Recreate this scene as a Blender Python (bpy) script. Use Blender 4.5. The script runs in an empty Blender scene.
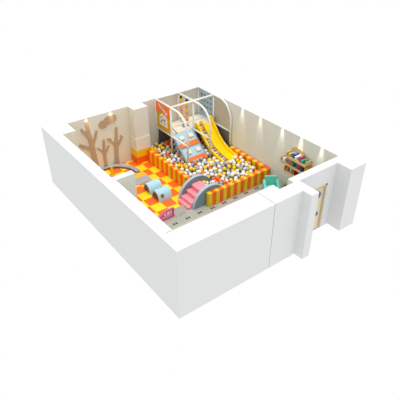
import bpy, bmesh, math, random
from mathutils import Vector, Matrix

# ------------------------------------------------------------------ camera
S = bpy.context.scene
COL = S.collection
cam_data = bpy.data.cameras.new('camera')
cam_data.sensor_width = 36.0
cam_data.lens = 36.0 * 477.51 / 400.0
cam_data.clip_end = 200
cam = bpy.data.objects.new('camera', cam_data)
COL.objects.link(cam)
rot = Matrix.Rotation(-0.64307, 4, 'Z') @ Matrix.Rotation(0.96317, 4, 'X') @ Matrix.Rotation(-0.00314, 4, 'Z')
cam.matrix_world = Matrix.Translation((-5.62506, -8.62061, 11.73243)) @ rot
S.camera = cam

# ------------------------------------------------------------------ world, sun, exposure
w = bpy.data.worlds.new('studio_white')
S.world = w
w.use_nodes = True
bg = w.node_tree.nodes['Background']
bg.inputs[0].default_value = (1, 1, 1, 1)
bg.inputs[1].default_value = 1.0
sun_d = bpy.data.lights.new('sun', 'SUN')
sun_d.energy = 1.6
sun_d.angle = math.radians(35)
sun_d.color = (1.0, 0.99, 0.97)
sun = bpy.data.objects.new('sun', sun_d)
COL.objects.link(sun)
sun.rotation_euler = Vector((-0.03, 0.10, -0.99)).to_track_quat('-Z', 'Y').to_euler()
sun.location = (3, -3, 12)
S.view_settings.view_transform = 'Standard'
S.view_settings.look = 'None'
S.view_settings.gamma = 1
S.view_settings.exposure = 0.0
S.view_settings.use_curve_mapping = False

SPOT_W = 75.0
def spot(x, y, z, ax, ay):
    d = bpy.data.lights.new('wall_washer', 'SPOT')
    d.energy = SPOT_W
    d.color = (1.0, 0.96, 0.86)
    d.spot_size = math.radians(32)
    d.spot_blend = 0.8
    d.shadow_soft_size = 0.05
    o = bpy.data.objects.new('wall_washer', d)
    COL.objects.link(o)
    o.location = (x, y, z)
    o.rotation_euler = Vector((ax, ay, -1)).to_track_quat('-Z', 'Y').to_euler()
for yy in (6.31, 5.12, 3.77, 2.70, 1.62):
    spot(7.92, yy, 3.05, 0.03, 0)
for xx in (1.85, 3.05):
    spot(xx, 9.54, 3.05, 0, 0.03)

# ------------------------------------------------------------------ materials
def srgb(r, g, b):
    f = lambda c: (c / 255 / 12.92) if c / 255 <= 0.04045 else ((c / 255 + 0.055) / 1.055) ** 2.4
    return (f(r), f(g), f(b), 1)

def mat(name, rgb, rough=0.6, noise=0.0, nscale=8.0, metal=0.0, coat=0.0, bump=0.0):
    m = bpy.data.materials.new(name)
    m.use_nodes = True
    nt = m.node_tree
    b = nt.nodes['Principled BSDF']
    b.inputs['Roughness'].default_value = rough
    b.inputs['Metallic'].default_value = metal
    if coat:
        b.inputs['Coat Weight'].default_value = coat
    c = srgb(*rgb)
    tc = nt.nodes.new('ShaderNodeTexCoord')
    n = nt.nodes.new('ShaderNodeTexNoise')
    n.inputs['Scale'].default_value = nscale
    n.inputs['Detail'].default_value = 4
    nt.links.new(tc.outputs['Object'], n.inputs['Vector'])
    mx = nt.nodes.new('ShaderNodeMix')
    mx.data_type = 'RGBA'
    k = noise
    mx.inputs[6].default_value = (c[0] * (1 - k), c[1] * (1 - k), c[2] * (1 - k), 1)
    mx.inputs[7].default_value = (min(1, c[0] * (1 + k)), min(1, c[1] * (1 + k)), min(1, c[2] * (1 + k)), 1)
    nt.links.new(n.outputs['Fac'], mx.inputs[0])
    nt.links.new(mx.outputs[2], b.inputs['Base Color'])
    if bump:
        bp = nt.nodes.new('ShaderNodeBump')
        bp.inputs['Strength'].default_value = bump
        bp.inputs['Distance'].default_value = 0.01
        nt.links.new(n.outputs['Fac'], bp.inputs['Height'])
        nt.links.new(bp.outputs['Normal'], b.inputs['Normal'])
    return m

M = {}
M['wall'] = mat('white_wall_paint', (217, 219, 219), 0.8, 0.015, 3)
M['inner'] = mat('warm_white_plaster', (222, 224, 213), 0.85, 0.02, 3)
M['white_pipe'] = mat('white_coated_tube', (236, 236, 234), 0.35, 0.01)
M['yellow'] = mat('yellow_vinyl', (236, 196, 4), 0.5, 0.04, 5)
M['orange'] = mat('orange_vinyl', (240, 100, 8), 0.5, 0.04, 5)
M['gold'] = mat('gold_vinyl', (236, 182, 52), 0.55, 0.05, 6)
M['grey_vinyl'] = mat('grey_vinyl', (158, 163, 168), 0.55, 0.05, 6)
M['dark_grey'] = mat('dark_grey_vinyl', (84, 86, 88), 0.6, 0.05, 6)
M['beam_grey'] = mat('mid_grey_vinyl', (112, 114, 118), 0.6, 0.05, 6)
M['steel_blue'] = mat('steel_blue_vinyl', (118, 140, 152), 0.55, 0.03, 6)
M['pale_blue_edge'] = mat('pale_blue_edging', (166, 190, 202), 0.5, 0.03, 6)
M['sky_blue'] = mat('light_blue_vinyl', (172, 210, 226), 0.5, 0.03, 6)
M['pink'] = mat('pink_vinyl', (244, 148, 160), 0.55, 0.03, 6)
M['magenta'] = mat('magenta_paint', (205, 92, 146), 0.5, 0.04, 6)
M['white_pad'] = mat('white_pad_vinyl', (226, 226, 218), 0.6, 0.02, 6)
M['shaded_yellow'] = mat('shaded_yellow_board', (214, 172, 10), 0.55, 0.03, 6)  # yellow darkened: shade on the side-facing house board put into its colour
M['grip_orange'] = mat('bright_orange_plastic', (255, 118, 16), 0.45, 0.02, 6)
M['panel_blue'] = mat('grey_blue_panel', (170, 196, 206), 0.55, 0.03, 6)
M['panel_charcoal'] = mat('charcoal_panel', (104, 102, 100), 0.8, 0.08, 30)
M['taupe'] = mat('taupe_net', (190, 186, 172), 0.8, 0.05, 30)
M['cream'] = mat('cream_vinyl', (238, 231, 214), 0.6, 0.03, 6)
M['slide'] = mat('yellow_plastic', (255, 216, 0), 0.28, 0.02, 4, coat=0.3)
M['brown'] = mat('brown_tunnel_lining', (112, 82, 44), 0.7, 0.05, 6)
M['tree_wood'] = mat('tan_wood_board', (182, 158, 128), 0.6, 0.08, 4)
M['shelf_wood'] = mat('pale_oak', (208, 178, 132), 0.5, 0.1, 9)
M['door'] = mat('beige_door_paint', (222, 208, 178), 0.5, 0.03, 5)
M['door_frame'] = mat('taupe_door_frame', (196, 182, 150), 0.5, 0.03, 5)
M['blue'] = mat('deep_blue_paint', (30, 84, 140), 0.35, 0.03)
M['teal'] = mat('teal_paint', (40, 150, 170), 0.4, 0.03)
M['mint'] = mat('mint_fabric', (104, 204, 186), 0.8, 0.08, 40, bump=0.3)
M['black'] = mat('black_rubber', (30, 30, 32), 0.6, 0.02)
M['bag_pink'] = mat('pink_pad_vinyl', (240, 150, 170), 0.5, 0.03)
M['bag_yellow'] = mat('amber_pad_vinyl', (250, 200, 20), 0.5, 0.03)
M['rope'] = mat('grey_rope', (120, 116, 112), 0.8, 0.1, 60)
M['mark'] = mat('charcoal_floor_vinyl', (62, 58, 66), 0.6, 0.05)
M['mauve'] = mat('mauve_plastic', (160, 122, 158), 0.4, 0.03)
M['pale_grey'] = mat('pale_grey_plastic', (214, 212, 214), 0.4, 0.03)
M['ball_white'] = mat('white_ball_plastic', (238, 236, 232), 0.35, 0.01)
M['ball_grey'] = mat('grey_ball_plastic', (176, 174, 172), 0.35, 0.01)
M['ball_yellow'] = mat('yellow_ball_plastic', (255, 210, 0), 0.35, 0.01)
M['ball_orange'] = mat('orange_ball_plastic', (252, 112, 20), 0.35, 0.01)
M['leaf'] = mat('green_leaf', (110, 150, 50), 0.6, 0.15, 12)
M['pot'] = mat('grey_pot', (150, 148, 150), 0.6, 0.03)
for n_, c_ in dict(red=(205, 50, 45), blue=(50, 120, 190), green=(70, 160, 80), teal=(40, 175, 165), orange=(225, 120, 40),
                   purple=(140, 120, 190), white=(236, 232, 224), navy=(50, 66, 110), yellow=(225, 190, 60)).items():
    M['book_' + n_] = mat(n_ + '_book_cover', c_, 0.5, 0.05, 12)

def checker_mat():
    m = bpy.data.materials.new('orange_yellow_check')
    m.use_nodes = True
    nt = m.node_tree
    b = nt.nodes['Principled BSDF']
    b.inputs['Roughness'].default_value = 0.55
    tc = nt.nodes.new('ShaderNodeTexCoord')
    mp = nt.nodes.new('ShaderNodeMapping')
    sx, sy = 1 / 0.525, 1 / 0.53
    mp.inputs['Scale'].default_value = (sx, sy, 0)
    mp.inputs['Location'].default_value = (-4.08 * sx + 20, -7.89 * sy + 40, 0.5)
    ck = nt.nodes.new('ShaderNodeTexChecker')
    ck.inputs['Scale'].default_value = 1
    ck.inputs['Color1'].default_value = srgb(255, 104, 12)
    ck.inputs['Color2'].default_value = srgb(255, 214, 0)
    nt.links.new(tc.outputs['Object'], mp.inputs['Vector'])
    nt.links.new(mp.outputs['Vector'], ck.inputs['Vector'])
    nt.links.new(ck.outputs['Color'], b.inputs['Base Color'])
    return m

def plank_mat():
    m = bpy.data.materials.new('grey_wood_planks')
    m.use_nodes = True
    nt = m.node_tree
    b = nt.nodes['Principled BSDF']
    b.inputs['Roughness'].default_value = 0.5
    tc = nt.nodes.new('ShaderNodeTexCoord')
    br = nt.nodes.new('ShaderNodeTexBrick')
    br.inputs['Scale'].default_value = 1.0
    br.inputs['Brick Width'].default_value = 1.2
    br.inputs['Row Height'].default_value = 0.16
    br.inputs['Mortar Size'].default_value = 0.006
    br.inputs['Color1'].default_value = srgb(182, 180, 168)
    br.inputs['Color2'].default_value = srgb(170, 168, 156)
    br.inputs['Mortar'].default_value = srgb(134, 132, 122)
    nt.links.new(tc.outputs['Object'], br.inputs['Vector'])
    nt.links.new(br.outputs['Color'], b.inputs['Base Color'])
    return m
M['check'] = checker_mat()
M['plank'] = plank_mat()

# ------------------------------------------------------------------ mesh helpers
def a_box(bm, x0, x1, y0, y1, z0, z1, mi=0, mtx=None):
    c = [(x0, y0, z0), (x1, y0, z0), (x1, y1, z0), (x0, y1, z0), (x0, y0, z1), (x1, y0, z1), (x1, y1, z1), (x0, y1, z1)]
    if mtx:
        c = [mtx @ Vector(p) for p in c]
    v = [bm.verts.new(p) for p in c]
    for f in ((0, 3, 2, 1), (4, 5, 6, 7), (0, 1, 5, 4), (1, 2, 6, 5), (2, 3, 7, 6), (3, 0, 4, 7)):
        bm.faces.new([v[i] for i in f]).material_index = mi

def a_prism(bm, pts, axis, a, b, mi=0):
    """outline pts (2D) extruded along axis from a to b; axis z: (x,y); axis y: (x,z); axis x: (y,z)"""
    def P(p, t):
        return {'z': (p[0], p[1], t), 'y': (p[0], t, p[1]), 'x': (t, p[0], p[1])}[axis]
    A = [bm.verts.new(P(p, a)) for p in pts]
    B = [bm.verts.new(P(p, b)) for p in pts]
    n = len(pts)
    bm.faces.new(A[::-1]).material_index = mi
    bm.faces.new(B).material_index = mi
    for i in range(n):
        bm.faces.new((A[i], A[(i + 1) % n], B[(i + 1) % n], B[i])).material_index = mi

def a_tube(bm, pts, r, seg=10, mi=0, r2=None):
    pts = [Vector(p) for p in pts]
    rings = []
    up = None
    for i, p in enumerate(pts):
        t = (pts[min(i + 1, len(pts) - 1)] - pts[max(i - 1, 0)]).normalized()
        if up is None:
            up = Vector((0, 0, 1)) if abs(t.z) < 0.9 else Vector((1, 0, 0))
        s = t.cross(up).normalized()
        u = s.cross(t).normalized()
        up = u
        rr = r if r2 is None else r + (r2 - r) * i / (len(pts) - 1)
        rings.append([bm.verts.new(p + rr * (math.cos(2 * math.pi * k / seg) * s + math.sin(2 * math.pi * k / seg) * u)) for k in range(seg)])
    for i in range(len(rings) - 1):
        for k in range(seg):
            f = bm.faces.new((rings[i][k], rings[i][(k + 1) % seg], rings[i + 1][(k + 1) % seg], rings[i + 1][k]))
            f.smooth = True
            f.material_index = mi
    bm.faces.new(rings[0][::-1]).material_index = mi
    bm.faces.new(rings[-1]).material_index = mi

def a_sphere(bm, c, r, sub=2, mi=0):
    res = bmesh.ops.create_icosphere(bm, subdivisions=sub, radius=r, matrix=Matrix.Translation(c))
    fs = set()
    for v in res['verts']:
        for f in v.link_faces:
            fs.add(f)
    for f in fs:
        f.smooth = True
        f.material_index = mi

def obj(name, bm, mats, parent=None, bevel=0.0, smooth=False):
    bmesh.ops.recalc_face_normals(bm, faces=bm.faces)
    me = bpy.data.meshes.new(name)
    bm.to_mesh(me)
    bm.free()
    if not isinstance(mats, (list, tuple)):
        mats = [mats]
    for m in mats:
        me.materials.append(M[m])
    if smooth:
        for p in me.polygons:
            p.use_smooth = True
    o = bpy.data.objects.new(name, me)
    COL.objects.link(o)
    if parent:
        o.parent = parent
        p = parent
        off = Vector((0, 0, 0))
        while p:
            off += p.location
            p = p.parent
        if not parent.get('_local'):
            me.transform(Matrix.Translation(-off))
    if bevel:
        md = o.modifiers.new('bevel', 'BEVEL')
        md.width = bevel
        md.segments = 2
        md.limit_method = 'ANGLE'
    return o

def NB():
    return bmesh.new()

def box(name, x0, x1, y0, y1, z0, z1, m, parent=None, bevel=0.0):
    bm = NB()
    a_box(bm, x0, x1, y0, y1, z0, z1)
    return obj(name, bm, m, parent, bevel)

def prism(name, pts, axis, a, b, m, parent=None, bevel=0.0):
    bm = NB()
    a_prism(bm, pts, axis, a, b)
    return obj(name, bm, m, parent, bevel)

def tube(name, pts, r, m, parent=None, seg=10):
    bm = NB()
    a_tube(bm, pts, r, seg)
    return obj(name, bm, m, parent)

def tag(o, label, cat, group=None, kind=None):
    o['label'] = label
    o['category'] = cat
    if group:
        o['group'] = group
    if kind:
        o['kind'] = kind
    return o

def thing(name, label, cat, loc=(0, 0, 0), group=None):
    o = bpy.data.objects.new(name, None)
    o.empty_display_size = 0.1
    COL.objects.link(o)
    o.location = loc
    return tag(o, label, cat, group)

def struct(o, label=None, cat=None):
    o['kind'] = 'structure'
    if label:
        o['label'] = label
        o['category'] = cat
    return o

# ------------------------------------------------------------------ the room shell
H = 2.8
def wall(name, pts, label, z0=0.0, z1=H):
    """outer shell: faces inside the room take the warm plaster"""
    bm = NB()
    a_prism(bm, pts, 'z', z0, z1)
    bmesh.ops.recalc_face_normals(bm, faces=bm.faces)
    return bm

def finish_wall(name, bm, label, inside):
    for f in bm.faces:
        c = f.calc_center_median()
        if abs(f.normal.z) < 0.5 and inside(c, f.normal):
            f.material_index = 1
    return struct(obj(name, bm, ['wall', 'inner']), label, 'wall')

IN = lambda c, n: (0.3 < c.x < 8.05 and 0.50 < c.y < 9.7) and not (c.y < 0.53 and n.y < 0)
bm = wall('wall_left', [(0, 0.88), (0.2, 0.88), (0.2, 0.905), (0.47, 0.905), (0.47, 4.40), (1.23, 4.40), (1.23, 4.66), (0.43, 4.66), (0.43, 8.81), (1.0, 8.81), (1.0, 9.64), (0, 9.64)], '')
finish_wall('wall_left', bm, 'long thick white left wall of the cutaway room with short inner stub', IN)
bm = wall('wall_back', [(0, 9.64), (3.95, 9.64), (3.95, 9.12), (4.69, 9.12), (4.69, 9.64), (8.41, 9.64), (8.41, 10.06), (0, 10.06)], '')
finish_wall('wall_back', bm, 'back wall behind trees and play frame with square column', IN)
bm = wall('wall_right', [(8.0, 0.83), (8.41, 0.83), (8.41, 9.64), (8.0, 9.64)], '')
finish_wall('wall_right', bm, 'long right wall lit by five wall washers', IN)
bm = wall('wall_front', [(0, 0), (3.878, 0), (3.878, 0.88), (0, 0.88)], '')
finish_wall('wall_front', bm, 'thick white front wall left of the thin seam', lambda c, n: n.y > 0.5)
bm = NB()
for pts, z0, z1 in (([(3.90, 0), (5.18, 0), (5.18, -0.39), (5.54, -0.39), (5.54, 0.52), (5.54, 0.83), (5.30, 0.83), (5.30, 0.55), (4.62, 0.55), (4.62, 0.88), (3.90, 0.88)], 0, H),
                    ([(5.54, 0.52), (6.10, 0.52), (6.10, 0.83), (5.54, 0.83)], 0, H),
                    ([(6.10, 0.52), (7.16, 0.52), (7.16, 0.83), (6.10, 0.83)], 2.06, H),
                    ([(7.16, 0.52), (7.57, 0.52), (7.57, -0.12), (8.41, -0.12), (8.41, 0.83), (7.16, 0.83)], 0, H)):
    a_prism(bm, pts, 'z', z0, z1)
bmesh.ops.recalc_face_normals(bm, faces=bm.faces)
finish_wall('wall_entrance', bm, 'white front wall right of the seam with two pillars and door recess', lambda c, n: n.y > 0.5 and c.y > 0.5)

f = box('floor', 0.2, 8.2, 0.6, 9.8, -0.12, 0.0, 'plank')
struct(f, 'grey plank floor of the play room', 'floor')

# door in the recess
d = thing('door_1', 'beige door with blue round discs recessed between two white pillars', 'door', (6.63, 0.55, 0))
d['kind'] = 'structure'
box('door_leaf', 6.16, 7.10, 0.58, 0.63, 0.0, 2.0, 'door', d)
bm = NB()
a_box(bm, 6.10, 6.17, 0.50, 0.70, 0, 2.06)
a_box(bm, 7.09, 7.16, 0.50, 0.70, 0, 2.06)
a_box(bm, 6.10, 7.16, 0.50, 0.70, 1.99, 2.06)
obj('door_frame', bm, 'door_frame', d)
def disc(name, x, z, r, m, y0, y1, parent, n=20, sx=1.0):
    return prism(name, [(x + sx * r * math.cos(2 * math.pi * k / n), z + r * math.sin(2 * math.pi * k / n)) for k in range(n)], 'y', y0, y1, m, parent)
for x_, z_, r_ in ((6.77, 1.64, 0.17), (6.84, 0.75, 0.09)):
    a = disc('round_disc', x_, z_, r_, 'teal', 0.555, 0.58, d)
    disc('disc_face', x_ + 0.02, z_, r_ * 0.8, 'blue', 0.54, 0.555, a)

# checkered mat
t = box('play_mat', 0.47, 4.45, 5.0, 9.6, 0.0, 0.02, 'check')
struct(t)
tag(t, 'orange and yellow checkered foam mat covering the left floor', 'mat')
t['kind'] = 'structure'

# ------------------------------------------------------------------ wall pads round the column
def colpad(label, z0, z1, m, t):
    x0, y0 = 3.945 - t, 9.115 - t
    p = prism('wall_pad', [(x0, y0), (4.69, y0), (4.69, 9.115), (3.945, 9.115), (3.945, 9.635), (x0, 9.635)], 'z', z0, z1, m, None, 0.012)
    tag(p, label, 'pad', None)
colpad('orange padding at the foot of the square column', 0.02, 0.37, 'orange', 0.05)
colpad('yellow padding band above the orange one on the column', 0.37, 0.73, 'yellow', 0.05)
colpad('white padding band above the yellow one on the column', 0.73, 1.36, 'white_pad', 0.03)

# ------------------------------------------------------------------ wooden trees and cloud on the back wall
def wall_tree(label, trunk, branches):
    root = thing('tree_panel', label, 'wall decoration', (trunk[0][0], 9.62, trunk[0][1]), 'wooden trees on the back wall')
    yoff = [0.0]
    def ribbon(pts, name):
        L, R_ = [], []
        for i, (x, z, wd) in enumerate(pts):
            a = pts[max(i - 1, 0)]
            b = pts[min(i + 1, len(pts) - 1)]
            dx, dz = b[0] - a[0], b[1] - a[1]
            l = math.hypot(dx, dz)
            nx, nz = -dz / l, dx / l
            L.append((x + nx * wd / 2, z + nz * wd / 2))
            R_.append((x - nx * wd / 2, z - nz * wd / 2))
        tx, tz, tw = pts[-1]
        ex, ez = dx / l, dz / l
        cap = [(tx + ex * tw * 0.4 + nx * tw * 0.2, tz + ez * tw * 0.4 + nz * tw * 0.2), (tx + ex * tw * 0.4 - nx * tw * 0.2, tz + ez * tw * 0.4 - nz * tw * 0.2)]
        return prism(name, L + cap + R_[::-1], 'y', 9.59 if name == 'trunk' else 9.594 + yoff[0], 9.638, 'tree_wood', root)
    ribbon(trunk, 'trunk')
    for b in branches:
        ribbon(b, 'branch')
        yoff[0] += 0.002
wall_tree('largest brown wooden tree on the back wall, leftmost of three',
          [(2.01, 0.02, 0.28), (1.99, 0.6, 0.26), (1.96, 1.2, 0.23), (1.92, 1.75, 0.20), (1.88, 2.15, 0.17), (1.84, 2.62, 0.14)],
          [[(1.93, 1.75, 0.16), (1.75, 2.05, 0.14), (1.58, 2.34, 0.12)],
           [(1.98, 1.45, 0.16), (2.13, 1.72, 0.13), (2.26, 2.06, 0.10)],
           [(2.03, 1.15, 0.2), (1.72, 1.38, 0.17), (1.40, 1.62, 0.14)]])
wall_tree('smallest brown wooden tree on the back wall, between the other two',
          [(2.50, 0.02, 0.17), (2.50, 0.6, 0.14), (2.52, 1.0, 0.13), (2.55, 1.52, 0.11)],
          [[(2.51, 0.85, 0.09), (2.40, 0.98, 0.08), (2.26, 1.17, 0.07)], [(2.26, 1.17, 0.06), (2.20, 1.22, 0.055)],
           [(2.52, 0.8, 0.09), (2.66, 0.98, 0.08), (2.76, 1.16, 0.08)]])
wall_tree('middle-sized brown wooden tree on the back wall, nearest the column',
          [(3.08, 0.02, 0.24), (3.10, 0.5, 0.20), (3.14, 1.05, 0.18), (3.20, 1.6, 0.14), (3.24, 1.95, 0.12)],
          [[(3.14, 1.05, 0.13), (2.98, 1.25, 0.12), (2.76, 1.52, 0.10)], [(2.92, 1.32, 0.07), (2.88, 1.50, 0.06)],
           [(3.14, 0.95, 0.13), (3.34, 1.18, 0.12), (3.50, 1.40, 0.10)], [(3.44, 1.28, 0.08), (3.42, 1.5, 0.07)]])
cl = []
for k in range(72):                                   # outline of three overlapping lobes seen from a point they share
    th = 2 * math.pi * k / 72
    ox, oz, best = 2.80, 2.36, 0.0
    for cx, cz, r in ((2.61, 2.29, 0.20), (2.88, 2.42, 0.20), (3.09, 2.45, 0.21)):
        dx, dz = math.cos(th), math.sin(th)
        b_ = dx * (ox - cx) + dz * (oz - cz)
        disc_ = b_ * b_ - ((ox - cx) ** 2 + (oz - cz) ** 2 - r * r)
        if disc_ >= 0:
            best = max(best, -b_ + math.sqrt(disc_))
    cl.append((ox + best * math.cos(th), oz + best * math.sin(th)))
c = prism('cloud_panel', cl, 'y', 9.59, 9.638, 'tree_wood')
tag(c, 'brown wooden cloud on the back wall above the small tree', 'wall decoration')

# ------------------------------------------------------------------ curved balance beam, post, mats, tunnels
bm = NB()
def arc_pts(r):
    return [(2.36 + r * math.cos(a), 8.45 + r * math.sin(a)) for a in [math.radians(95 - 100 * k / 20) for k in range(21)]]
a_prism(bm, arc_pts(1.25) + arc_pts(1.03)[::-1], 'z', 0.12, 0.15)
beam = thing('balance_beam', 'curved grey balance beam on the checkered mat before the trees', 'balance beam', (3.2, 9.2, 0.02))
obj('beam_top', bm, 'grey_vinyl', beam)
bm = NB()
a_prism(bm, arc_pts(1.23) + arc_pts(1.05)[::-1], 'z', 0.02, 0.12)
obj('beam_side', bm, 'beam_grey', beam)
p = thing('padded_post', 'short yellow post standing inside the curve of the grey beam', 'post', (2.44, 8.92, 0.02))
box('post_body', 2.39, 2.49, 8.87, 8.97, 0.06, 0.52, 'yellow', p, 0.02)
box('post_foot', 2.33, 2.55, 8.81, 9.03, 0.02, 0.06, 'gold', p, 0.01)

bm = NB()
a_prism(bm, [(7.87, 0.02), (8.45, 0.02), (8.45, 0.05), (7.87, 0.11)], 'x', 2.95, 3.72)
tag(obj('wedge_mat', bm, 'gold', None, 0.01), 'amber wedge mat lying beside the grey mat', 'mat')
bm = NB()
a_prism(bm, [(7.46, 0.02), (7.86, 0.02), (7.86, 0.11), (7.46, 0.05)], 'x', 2.88, 3.70)
tag(obj('wedge_mat', bm, 'grey_vinyl', None, 0.01), 'grey wedge mat on the checkered mat near the wall stub', 'mat')

def half_tunnel(label, x0, x1, yc, r, hgt, loc):
    root = thing('soft_tunnel', label, 'soft tunnel', loc, 'light blue tunnels on the mat')
    n = 16
    out = [(yc + r * math.cos(math.pi * k / n), 0.02 + hgt * math.sin(math.pi * k / n)) for k in range(n + 1)]
    inn = [(yc + (r - 0.07) * math.cos(math.pi * k / n), 0.02 + (hgt - 0.07) * math.sin(math.pi * k / n)) for k in range(n + 1)]
    bm = NB()
    a_prism(bm, out + inn[::-1], 'x', x0, x1)
    obj('shell', bm, 'sky_blue', root)
    bm = NB()
    a_prism(bm, inn, 'x', x0 + 0.03, x1 - 0.03)
    obj('lining', bm, 'brown', root)
    return root
half_tunnel('light blue half-round tunnel nearer the grey wedge mat', 2.98, 3.62, 6.77, 0.31, 0.43, (3.27, 6.77, 0.02))
r2 = half_tunnel('light blue half-round tunnel nearer the pink fence panel, with a dark square hole', 2.98, 3.62, 6.05, 0.33, 0.44, (3.27, 6.05, 0.02))
bm = NB()
mt = Matrix.Translation((3.16, 5.785, 0.27)) @ Matrix.Rotation(math.radians(-38), 4, 'X')
a_box(bm, -0.07, 0.07, -0.03, 0.02, -0.07, 0.07, 0, mt)
obj('square_hole', bm, 'brown', r2)

# ------------------------------------------------------------------ pink fence panel and picket gate
pf = thing('fence_panel', 'pink arched fence panel with cut-out on the grey floor', 'fence', (2.6, 4.6, 0))
def outline(x0, x1, z0, z1, k):
    pts = [(x1, z0), (x1, z1)]
    for i in range(9):
        t = i / 8
        pts.append((x1 - (x1 - x0) * (0.25 + 0.75 * t), z1 - (z1 - z0 - k) * t ** 2))
    pts.append((x0, z0))
    return pts
def ring_panel(bm, o_, i_, y0, y1):
    # frame between two outlines of equal length
    n = len(o_)
    V = {}
    for j, P in enumerate((o_, i_)):
        for s, y in enumerate((y0, y1)):
            V[j, s] = [bm.verts.new((p[0], y, p[1])) for p in P]
    for k in range(n):
        q = (k + 1) % n
        bm.faces.new((V[0, 0][k], V[0, 0][q], V[1, 0][q], V[1, 0][k]))
        bm.faces.new((V[0, 1][q], V[0, 1][k], V[1, 1][k], V[1, 1][q]))
        bm.faces.new((V[0, 0][q], V[0, 0][k], V[0, 1][k], V[0, 1][q]))
        bm.faces.new((V[1, 0][k], V[1, 0][q], V[1, 1][q], V[1, 1][k]))
bm = NB()
ring_panel(bm, outline(2.22, 2.95, 0.0, 0.45, 0.18), outline(2.31, 2.87, 0.08, 0.37, 0.09), 4.57, 4.65)
obj('fence_frame', bm, 'magenta', pf)
bm = NB()
a_prism(bm, [(2.30, 0.06), (2.88, 0.06), (2.88, 0.20), (2.30, 0.20)], 'y', 4.59, 4.63)
obj('lower_board', bm, 'pink', pf)
for k in range(3):
    box('fence_bar', 2.44 + 0.15 * k, 2.47 + 0.15 * k, 4.595, 4.625, 0.18, 0.30, 'magenta', pf)

pg = thing('picket_gate', 'low pale picket gate between the pink panel and the pink steps', 'gate', (3.3, 4.5, 0))
for k in range(6):
    x = 2.98 + 0.095 * k
    box('picket', x, x + 0.035, 4.49, 4.51, 0.0, 0.48, 'pale_grey', pg, 0.008)
for z in (0.1, 0.36):
    box('gate_rail', 2.97, 3.50, 4.512, 4.53, z, z + 0.04, 'pale_grey', pg)
# ------------------------------------------------------------------ ball pit walls
def pit_wall(label, axis, a0, a1, n, f0, f1, first, hgt=0.65):
    mid = (a0 + a1) / 2
    loc = (mid, (f0 + f1) / 2, 0) if axis == 'x' else ((f0 + f1) / 2, mid, 0)
    root = thing('pit_wall', label, 'padded wall', loc, 'striped walls round the ball pit')
    st = (a1 - a0) / n
    for k in range(n):
        m = ('yellow', 'orange')[(k + first) % 2]
        b0, b1 = a0 + st * k + 0.002, a0 + st * (k + 1) - 0.002
        if axis == 'x':
            box('foam_block', b0, b1, f0, f1, 0.0, hgt, m, root, 0.022)
        else:
            box('foam_block', f0, f1, b0, b1, 0.0, hgt, m, root, 0.022)
    return root
pit_wall('orange and yellow striped padded wall on the near side of the ball pit', 'x', 4.47, 7.97, 18, 4.22, 4.43, 0)
pit_wall('orange and yellow striped padded wall between checkered mat and ball pit', 'y', 5.53, 9.05, 18, 4.46, 4.66, 0)
pit_wall('orange and yellow striped padded wall along the right wall of the room', 'y', 4.44, 6.88, 12, 7.78, 7.97, 1)

pb = prism('floor_pit', [(4.665, 5.51), (5.62, 5.51), (5.62, 4.44), (7.775, 4.44), (7.775, 6.89), (7.99, 6.89), (7.99, 9.63), (4.70, 9.63), (4.70, 9.06), (4.665, 9.06)], 'z', 0, 0.32, 'beam_grey')
tag(pb, 'grey padded base under the balls of the pit', 'pad', None, 'structure')

# arch panels with pink stairs between
def arch_panel(label, y0, y1, xc, r):
    root = thing('arch_panel', label, 'soft arch panel', (xc, (y0 + y1) / 2, 0), 'blue grey arch panels beside the steps')
    n = 24
    pts = [(xc + (r - 0.02) * math.cos(math.pi * k / n), (r - 0.02) * math.sin(math.pi * k / n)) for k in range(n + 1)]
    prism('panel_body', pts, 'y', y0, y1, 'steel_blue', root)
    o_ = [(xc + r * math.cos(math.pi * k / n), r * math.sin(math.pi * k / n)) for k in range(n + 1)]
    bm = NB()
    a_prism(bm, o_ + pts[::-1], 'y', y0 - 0.008, y1 + 0.008)
    obj('edge_trim', bm, 'pale_blue_edge', root)
arch_panel('blue grey half-round panel on the near side of the pink steps', 4.45, 4.57, 4.72, 0.87)
arch_panel('blue grey half-round panel on the far side of the pink steps', 5.36, 5.48, 4.66, 0.89)
stp = thing('foam_steps', 'pink foam steps climbing into the ball pit between two arches', 'steps', (4.35, 4.95, 0))
for x0, x1, z1 in ((3.64, 3.82, 0.12), (3.82, 4.10, 0.26), (4.10, 4.36, 0.44), (4.36, 4.86, 0.63)):
    box('step', x0 + 0.002, x1 - 0.002, 4.58, 5.35, 0, z1, 'pink', stp, 0.015)

# ------------------------------------------------------------------ play frame
TR = 0.048
XS = (5.42, 6.70, 7.93)
YB, YM, YF = 9.57, 8.33, 7.02
ZT, ZD = 2.80, 1.36
fr = thing('play_frame', 'white tube play frame of two bays with arched fronts above the ball pit', 'climbing frame', (6.68, 8.3, 0))
RA = 0.88
for x in XS:
    pts = [(x, YB, ZT), (x, YF + RA, ZT)]
    for k in range(1, 13):
        a = math.radians(90 * k / 12)
        pts.append((x, YF + RA - RA * math.sin(a), ZT - RA + RA * math.cos(a)))
    pts.append((x, YF, 0.32))
    tube('arched_tube', pts, TR, 'white_pipe', fr)
for x in XS:
    for y in (YB, YM):
        tube('post', [(x, y, 0.32), (x, y, ZT - 0.02)], TR * 0.95, 'white_pipe', fr)
    tube('deck_rail', [(x, YB, ZD), (x, YF, ZD)], TR * 0.9, 'white_pipe', fr)
for y in (YB, YM):
    tube('top_rail', [(XS[0], y, ZT), (XS[2], y, ZT)], TR, 'white_pipe', fr)
    tube('deck_rail', [(XS[0], y, ZD - 0.1), (XS[2], y, ZD - 0.1)], TR * 0.8, 'white_pipe', fr)
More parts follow.
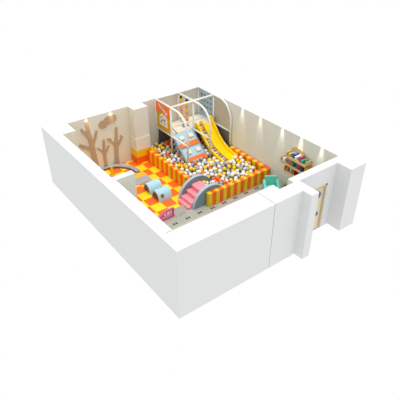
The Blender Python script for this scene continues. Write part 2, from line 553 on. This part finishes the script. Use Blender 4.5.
for x0, x1 in ((XS[0] + 0.05, XS[1] - 0.05), (XS[1] + 0.05, XS[2] - 0.05)):
    box('deck_pad', x0, x1, 9.05, 9.53, ZD - 0.06, ZD + 0.03, 'cream', fr, 0.015)
    box('deck_pad', x0, x1, 8.40, 9.0, ZD - 0.06, ZD + 0.03, 'cream', fr, 0.015)

# house panel on the left bay
hp = bpy.data.objects.new('house_panel', None)
COL.objects.link(hp)
hp.parent = fr
hp.location = Vector((5.42, 8.95, ZD)) - fr.location
def hbox(name, y0, y1, z0, z1, x0, x1, m, bv=0.0):
    return box(name, x0, x1, y0, y1, z0, z1, m, hp, bv)
hbox('panel_board', 8.38, 9.52, ZD + 0.05, 2.30, 5.395, 5.445, 'shaded_yellow', 0.006)
prism('roof_band', [(9.52, 2.76), (8.38, 2.76), (8.38, 2.16), (8.62, 2.22), (8.95, 2.30), (9.25, 2.32), (9.52, 2.24)], 'x', 5.37, 5.45, 'grip_orange', hp)
arch = [(8.59, 1.66), (9.27, 1.66)]
for k in range(13):
    a = math.pi * k / 12
    arch.append((8.93 + 0.34 * math.cos(a), 1.96 + 0.33 * math.sin(a)))
prism('window_board', arch, 'x', 5.375, 5.395, 'ball_white', hp)
bm = NB()
rr = random.Random(4)
for k, (y, z, m) in enumerate(((9.12, 2.05, 0), (8.98, 2.14, 1), (8.80, 2.0, 2), (9.1, 1.85, 3), (8.80, 1.82, 0), (8.95, 1.97, 4))):
    a_prism(bm, [(y + 0.06 * math.cos(2 * math.pi * j / 10), z + 0.06 * math.sin(2 * math.pi * j / 10)) for j in range(10)], 'x', 5.366, 5.375, m)
obj('printed_dot', bm, ['ball_grey', 'book_yellow', 'book_purple', 'book_teal', 'leaf'], hp)
prism('sign_strip', [(9.20, 2.68), (9.14, 2.58), (8.68, 2.34), (8.62, 2.44)], 'x', 5.355, 5.37, 'sky_blue', hp)
prism('sign_strip', [(9.25, 2.72), (9.20, 2.68), (9.14, 2.58), (9.17, 2.56)], 'x', 5.355, 5.37, 'ball_white', hp)
prism('sign_strip', [(8.68, 2.34), (8.62, 2.44), (8.56, 2.40), (8.62, 2.31)], 'x', 5.355, 5.37, 'ball_white', hp)

# light blue activity panel on the right side of the frame
bp = box('activity_panel', 7.945, 7.965, 8.38, 9.52, ZD + 0.04, 2.76, 'panel_blue', fr)
box('infill_panel', 5.48, 7.88, 9.60, 9.625, 0.33, ZD - 0.08, 'panel_charcoal', fr)  # plain dark grey sheets at back and right side below the deck
box('infill_panel', 7.945, 7.965, 8.40, 9.52, 0.33, ZD - 0.05, 'panel_charcoal', fr)
box('infill_panel', 7.945, 7.965, 7.07, 8.27, 0.33, ZD - 0.05, 'panel_charcoal', fr)
ap = [(8.27, ZD + 0.05), (8.27, ZT - 0.06), (YF + RA, ZT - 0.06)] + [(YF + RA - (RA - 0.06) * math.sin(math.radians(9 * k)), ZT - RA + (RA - 0.06) * math.cos(math.radians(9 * k))) for k in range(1, 11)] + [(YF + 0.06, ZD + 0.05)]
prism('infill_panel', ap, 'x', 7.95, 7.96, 'taupe', fr)
for i in range(4):
    for j in range(4):
        y, z = 9.3 - 0.24 * i, 2.52 - 0.28 * j
        prism('panel_knob', [(y + 0.065 * math.cos(2 * math.pi * q / 12), z + 0.065 * math.sin(2 * math.pi * q / 12)) for q in range(12)], 'x', 7.925, 7.945, 'steel_blue', bp)

# rope handrail and ring in the left bay
tube('rope_handle', [(5.55, 8.95, ZD + 0.05), (5.62, 8.8, ZD + 0.22), (5.66, 8.6, ZD + 0.22), (5.72, 8.42, ZD + 0.1), (5.74, 8.36, ZD + 0.02)], 0.02, 'rope', fr, 8)
bm = NB()
pts = [(6.52 + 0.13 * math.cos(2 * math.pi * k / 20), 8.78 + 0.13 * math.sin(2 * math.pi * k / 20), ZD + 0.06) for k in range(21)]
a_tube(bm, pts, 0.022, 8)
obj('deck_ring', bm, 'rope', fr)

# hanging punch bags
def bag(label, x, y, ztop, first, zb):
    root = thing('punch_bag', label, 'hanging bag', (x, y, zb), 'striped bags hanging in the frame')
    tube('hanger', [(x, y, ztop), (x, y, ZT - TR)], 0.012, 'black', root, 6)
    bm = NB()
    a_tube(bm, [(x, y, ztop - 0.07), (x, y, ztop)], 0.075, 14, 0, 0.045)
    obj('cap', bm, 'black', root)
    z = ztop - 0.07
    k = 0
    while z > zb + 0.1:
        h = 0.2 if k % 2 == 0 else 0.14
        bm = NB()
        z2 = max(zb, z - h)
        a_tube(bm, [(x, y, z), (x, y, z - 0.02), (x, y, z2 + 0.02), (x, y, z2)], 0.078, 14)
        obj('pad_section', bm, ('bag_yellow', 'bag_pink')[k % 2], root)
        z = z2
        k += 1
bag('yellow and pink padded bag hanging at the back of the left bay', 6.70, 9.33, 2.70, 0, 1.68)
bag('yellow and pink padded bag hanging nearer the ramp than its twin', 6.70, 8.86, 2.70, 0, 1.55)

# ------------------------------------------------------------------ climbing ramp
rp = thing('climbing_ramp', 'light blue climbing ramp with orange and cream grips down into the balls', 'ramp', (6.05, 7.6, 0.0))
y1, z1, y0, z0 = 8.36, 1.38, 6.72, 0.0
L = math.hypot(y1 - y0, z1 - z0)
ang = math.atan2(z1 - z0, y1 - y0)
RM = Matrix.Translation((0, y0, z0)) @ Matrix.Rotation(ang, 4, 'X')
def rbox(name, x0, x1, s0, s1, h0, h1, m, bv=0.0):
    bm = NB()
    a_box(bm, x0, x1, s0, s1, h0, h1, 0, RM)
    return obj(name, bm, m, rp, bv)
rbox('ramp_board', 5.50, 6.62, 0.60, L, -0.07, 0.0, 'sky_blue', 0.01)
for x0 in (5.475, 6.60):
    rbox('side_rail', x0, x0 + 0.045, 0.62, L, -0.09, 0.04, 'pale_blue_edge', 0.01)
def s_of(y):
    return (y - y0) / math.cos(ang)
for y in (7.84, 7.25):
    s = s_of(y)
    rbox('orange_grip', 5.56, 6.56, s - 0.12, s + 0.12, 0.0, 0.07, 'grip_orange', 0.02)
for y in (8.13, 7.54):
    s = s_of(y)
    for xc in (5.82, 6.36):
        rbox('cream_grip', xc - 0.12, xc + 0.12, s - 0.1, s + 0.1, 0.0, 0.09, 'cream', 0.02)

# ------------------------------------------------------------------ twin slide
sl = thing('twin_slide', 'yellow twin slide, one smooth lane and one roller lane, into the balls', 'slide', (7.4, 7.4, 0))
prof = [(8.52, 1.38), (8.36, 1.38), (8.18, 1.33), (7.95, 1.17), (7.6, 0.86), (7.25, 0.60), (6.9, 0.46), (6.55, 0.41), (6.2, 0.40)]
def strip(name, x0, x1, up0, dn, m, ups=None, bv=0.0):
    top = [(y, z + (ups[i] if ups else up0)) for i, (y, z) in enumerate(prof)]
    bot = [(y, z - dn) for y, z in prof]
    return prism(name, top + bot[::-1], 'x', x0, x1, m, sl, bv)
rail_up = [0.16, 0.24, 0.24, 0.18, 0.13, 0.13, 0.13, 0.12, 0.08]
hood_up = [0.34, 0.42, 0.40, 0.30, 0.22, 0.20, 0.18, 0.15, 0.10]
strip('chute', 7.28, 7.69, 0.0, 0.05, 'slide')
strip('side_wall', 7.68, 7.76, 0, 0.06, 'slide', hood_up, 0.025)
strip('side_wall', 7.18, 7.29, 0, 0.06, 'slide', rail_up, 0.025)
strip('side_wall', 6.84, 6.94, 0, 0.06, 'slide', rail_up, 0.025)
strip('roller_tray', 6.93, 7.19, -0.03, 0.06, 'slide')
acc = 0.0
seglen = [math.dist(prof[i], prof[i + 1]) for i in range(len(prof) - 1)]
tot = sum(seglen)
nr = 15
for k in range(nr):
    s = tot * (k + 0.7) / (nr + 0.4)
    i = 0
    while s > seglen[i]:
        s -= seglen[i]
        i += 1
    t_ = s / seglen[i]
    y = prof[i][0] + (prof[i + 1][0] - prof[i][0]) * t_
    z = prof[i][1] + (prof[i + 1][1] - prof[i][1]) * t_
    tube('roller', [(6.94, y, z + 0.01), (7.18, y, z + 0.01)], 0.04, ('mauve', 'pale_grey', 'mauve')[k % 3], sl, 10)

# ------------------------------------------------------------------ right side: armchair, bookshelf, bin, plant
ac = thing('armchair', 'small mint green armchair beside the corner of the ball pit', 'armchair', (7.27, 3.45, 0))
CM = Matrix.Translation((7.29, 3.46, 0)) @ Matrix.Rotation(math.radians(-36), 4, 'Z')   # local -Y faces the viewer
def cbox(name, x0, x1, yy0, yy1, zz0, zz1, bv=0.03, tilt=0.0):
    bm = NB()
    mm = CM @ Matrix.Translation((0, yy1, zz0)) @ Matrix.Rotation(tilt, 4, 'X') @ Matrix.Translation((0, -yy1, -zz0))
    a_box(bm, x0, x1, yy0, yy1, zz0, zz1, 0, mm)
    return obj(name, bm, 'mint', ac, bv)
cbox('seat', -0.22, 0.22, -0.27, 0.13, 0.06, 0.34)
cbox('backrest', -0.25, 0.25, 0.13, 0.25, 0.06, 0.74, 0.04, -0.08)
for s in (-1, 1):
    bm = NB()
    xo = sorted((0.22 * s, 0.35 * s))
    pts = [(-0.30, 0.06), (0.2, 0.06), (0.2, 0.58), (0.05, 0.56), (-0.30, 0.44)]
    a_prism(bm, pts, 'x', xo[0], xo[1])
    bmesh.ops.transform(bm, matrix=CM, verts=bm.verts)
    obj('armrest', bm, 'mint', ac, 0.03)
for sx in (-1, 1):
    for sy in (-0.22, 0.17):
        bm = NB()
        a_tube(bm, [CM @ Vector((0.26 * sx, sy, 0.0)), CM @ Vector((0.26 * sx, sy, 0.07))], 0.025, 8)
        obj('leg', bm, 'shelf_wood', ac)

bs = thing('bookshelf', 'pale wood many-sided bookshelf fixed to the right wall', 'bookshelf', (7.8, 2.7, 1.0))
SX0, SX1 = 7.62, 7.985
oct_ = [(3.12, 1.16), (3.42, 1.55), (3.10, 1.92), (3.12, 2.16), (2.84, 2.32), (2.50, 2.26), (1.98, 1.98), (1.86, 1.56), (2.1, 1.16)]
prism('back_board', oct_, 'x', 7.95, 7.985, 'shelf_wood', bs)
TIERS = {'lowest': (1.20, 3.12, 2.10), 'middle': (1.54, 3.38, 1.90), 'top': (1.89, 3.08, 2.02)}
for zz, ya, yb in TIERS.values():
    box('shelf_board', SX0, 7.95, yb, ya, zz - 0.03, zz, 'shelf_wood', bs)
    box('front_lip', SX0 - 0.025, SX0, yb, ya, zz - 0.04, zz + 0.05, 'shelf_wood', bs)
    for ye in (ya, yb):
        box('end_panel', SX0, 7.95, ye - 0.02, ye + 0.02, zz, zz + 0.2, 'shelf_wood', bs)
bk_rows = {'lowest': (1.20, 3.06, 2.30, 0.24), 'middle': (1.54, 3.32, 2.02, 0.25), 'top': (1.89, 3.02, 2.10, 0.22)}
seqs = {'lowest': ['orange', 'white', 'green', 'red', 'navy', 'teal'],
        'middle': ['white', 'purple', 'orange', 'green', 'blue', 'red', 'navy', 'yellow'],
        'top': ['yellow', 'blue', 'navy', 'white', 'purple', 'red', 'teal', 'green']}
for row, (zb, ya, yb, hh) in bk_rows.items():
    sq = seqs[row]
    st = (ya - yb) / len(sq)
    for k, cname in enumerate(sq):
        yc = ya - st * (k + 0.5)
        wd = st * 0.38
        h = hh * (0.75 + 0.25 * ((k * 7) % 3) / 2)
        b_ = box('book', 7.66 + 0.05 * ((k * 5) % 3), 7.94, yc - wd, yc + wd, zb, zb + h, 'book_' + cname, None, 0.004)
        tag(b_, '%s book standing on the %s tier of the wall bookshelf' % (cname, row), 'book', 'books on the wall bookshelf')

pl = thing('potted_plant', 'small green plant in a grey pot against the right wall', 'plant', (7.88, 3.16, 0))
bm = NB()
a_tube(bm, [(7.88, 3.16, 0), (7.88, 3.16, 0.16)], 0.07, 14, 0, 0.095)
obj('pot', bm, 'pot', pl)
bm = NB()
rr = random.Random(2)
for k in range(26):
    a = rr.uniform(0, 6.28)
    e = rr.uniform(0.5, 1.45)
    ln = rr.uniform(0.14, 0.26)
    d_ = Vector((math.cos(a) * math.cos(e), math.sin(a) * math.cos(e), math.sin(e)))
    s_ = d_.cross(Vector((0, 0, 1))).normalized() * 0.022
    o_ = Vector((7.88, 3.16, 0.15))
    mid = o_ + d_ * ln * 0.55
    nn = s_.cross(d_).normalized() * 0.006
    vs = [bm.verts.new(o_), bm.verts.new(mid + s_ + nn), bm.verts.new(o_ + d_ * ln), bm.verts.new(mid - s_ + nn), bm.verts.new(mid - nn)]
    bm.faces.new((vs[0], vs[1], vs[2], vs[3]))
    bm.faces.new((vs[0], vs[4], vs[1])); bm.faces.new((vs[1], vs[4], vs[2])); bm.faces.new((vs[2], vs[4], vs[3])); bm.faces.new((vs[3], vs[4], vs[0]))
obj('foliage', bm, 'leaf', pl)

# ------------------------------------------------------------------ floor marks on the grey strip
near = ['dark twin mark on the grey floor before the pink fence panel', 'dark twin mark on the grey floor before the picket gate',
        'dark twin mark on the grey floor before the pink steps', 'dark twin mark on the grey floor below the near arch panel',
        'dark twin mark on the grey floor before the yellow end of the near pit wall', 'dark twin mark, sixth from the left along the front of the pit',
        'dark twin mark, seventh from the left along the front of the pit', 'dark twin mark, eighth from the left along the front of the pit']
for k in range(8):
    x = 2.70 + 0.622 * k
    bm = NB()
    y = 4.15 if k < 3 else 4.09
    for dx in (-0.06, 0.06):
        pts = [(x + dx + 0.042 * math.cos(2 * math.pi * j / 12), y + 0.075 * math.sin(2 * math.pi * j / 12)) for j in range(12)]
        a_prism(bm, pts, 'z', 0.0005, 0.004)
    o = obj('floor_mark', bm, 'mark')
    tag(o, near[k], 'floor mark', 'dark marks along the grey floor')

# ------------------------------------------------------------------ the balls
rnd = random.Random(11)
BR = 0.094
protos = {}
for cname in ('white', 'grey', 'yellow', 'orange'):
    bm = NB()
    a_sphere(bm, (0, 0, 0), BR, 3 if False else 2)
    me = bpy.data.meshes.new('pit_ball_' + cname)
    bm.to_mesh(me)
    bm.free()
    me.materials.append(M['ball_' + cname])
    protos[cname] = me

def ramp_z(y):
    return z0 + (y - y0) * math.tan(ang)
def slide_z(y):
    for i in range(len(prof) - 1):
        if prof[i + 1][0] <= y <= prof[i][0]:
            t_ = (y - prof[i][0]) / (prof[i + 1][0] - prof[i][0])
            return prof[i][1] + t_ * (prof[i + 1][1] - prof[i][1])
    return None
def free(x, y, z, r=BR):
    if x < 4.66 + r or y < 4.43 + r or y > 9.64 - r - 0.01:
        return False
    if y < 6.92 + r and x > 7.78 - r:
        return False
    if x > 7.92 - r:
        return False
    if x < 4.69 + r and y > 9.12 - r:
        return False
    for xc, rc, ya, yb in ((4.72, 0.87, 4.44, 4.58), (4.66, 0.89, 5.35, 5.49)):
        if ya - r < y < yb + r and (x - xc) ** 2 + z ** 2 < (rc + r) ** 2:
            return False
    if 4.5 < y < 5.4 and x < 4.87 + r:
        return False
    for px in XS:
        for py in (YF, YM, YB):
            if math.hypot(x - px, y - py) < TR + r:
                return False
    if 5.46 - r < x < 6.66 + r and y0 - 0.15 - r < y < y1:
        dd = (z - ramp_z(y)) * math.cos(ang)
        if -0.09 - r < dd < 0.10 + r:
            return False
    if 6.84 - r < x < 7.77 + r and y > 6.2 - r:
        sz = slide_z(max(y, 6.2))
        if sz is not None and sz - 0.09 - r < z < sz + 0.2 + r:
            # a few balls may lie at the foot of the lanes only
            return False
    return True

Z1 = 0.32 + BR
balls = []
cells = {}
def near_balls(x, y):
    ci, cj = int(x / 0.2), int(y / 0.2)
    return [b for a in (-1, 0, 1) for c in (-1, 0, 1) for b in cells.get((ci + a, cj + c), ())]
def put(b):
    balls.append(b)
    cells.setdefault((int(b[0] / 0.2), int(b[1] / 0.2)), []).append(b)
DD = 2 * BR + 0.001
for k in range(16000):                       # bottom layer on the padded floor, loosely packed
    x, y = rnd.uniform(4.7, 7.95), rnd.uniform(4.5, 9.58)
    if all((x - b[0]) ** 2 + (y - b[1]) ** 2 > DD * DD for b in near_balls(x, y)) and free(x, y, Z1):
        put((x, y, Z1))
n_low = len(balls)
for k in range(30000):                       # balls dropped into the gaps come to rest on their neighbours
    x, y = rnd.uniform(4.7, 7.95), rnd.uniform(4.5, 9.58)
    z = Z1
    for b in near_balls(x, y):
        h2 = DD * DD - (x - b[0]) ** 2 - (y - b[1]) ** 2
        if h2 > 0:
            z = max(z, b[2] + math.sqrt(h2))
    if z < Z1 + 0.115 and free(x, y, z):
        put((x, y, z))
def hidden(p):
    return (p[1] > 7.75 and p[0] > 5.75) or (p[1] > 8.9 and p[0] > 5.6)
camp = Vector((-5.62506, -8.62061, 11.73243))
vis = sorted([b for b in balls if not hidden(b)], key=lambda b: (Vector(b) - camp).length)
order = vis + [b for b in balls if hidden(b)]
single, rest = order[:300], order[300:]
def pick():
    t = rnd.random()
    return 'white' if t < 0.41 else 'grey' if t < 0.64 else 'yellow' if t < 0.86 else 'orange'
for b in single:
    cname = pick()
    o = bpy.data.objects.new('pit_ball', protos[cname])
    COL.objects.link(o)
    o.location = b
    tag(o, '%s plastic ball lying among the others in the striped ball pit' % cname, 'ball', '%s balls in the ball pit' % cname)
bm = NB()
keys = ['white', 'grey', 'yellow', 'orange']
for b in rest:
    a_sphere(bm, b, BR, 2, keys.index(pick()))
o = obj('pit_balls', bm, ['ball_' + k for k in keys])
tag(o, 'farther plastic balls under the play frame filling the back of the ball pit', 'balls', None, 'stuff')
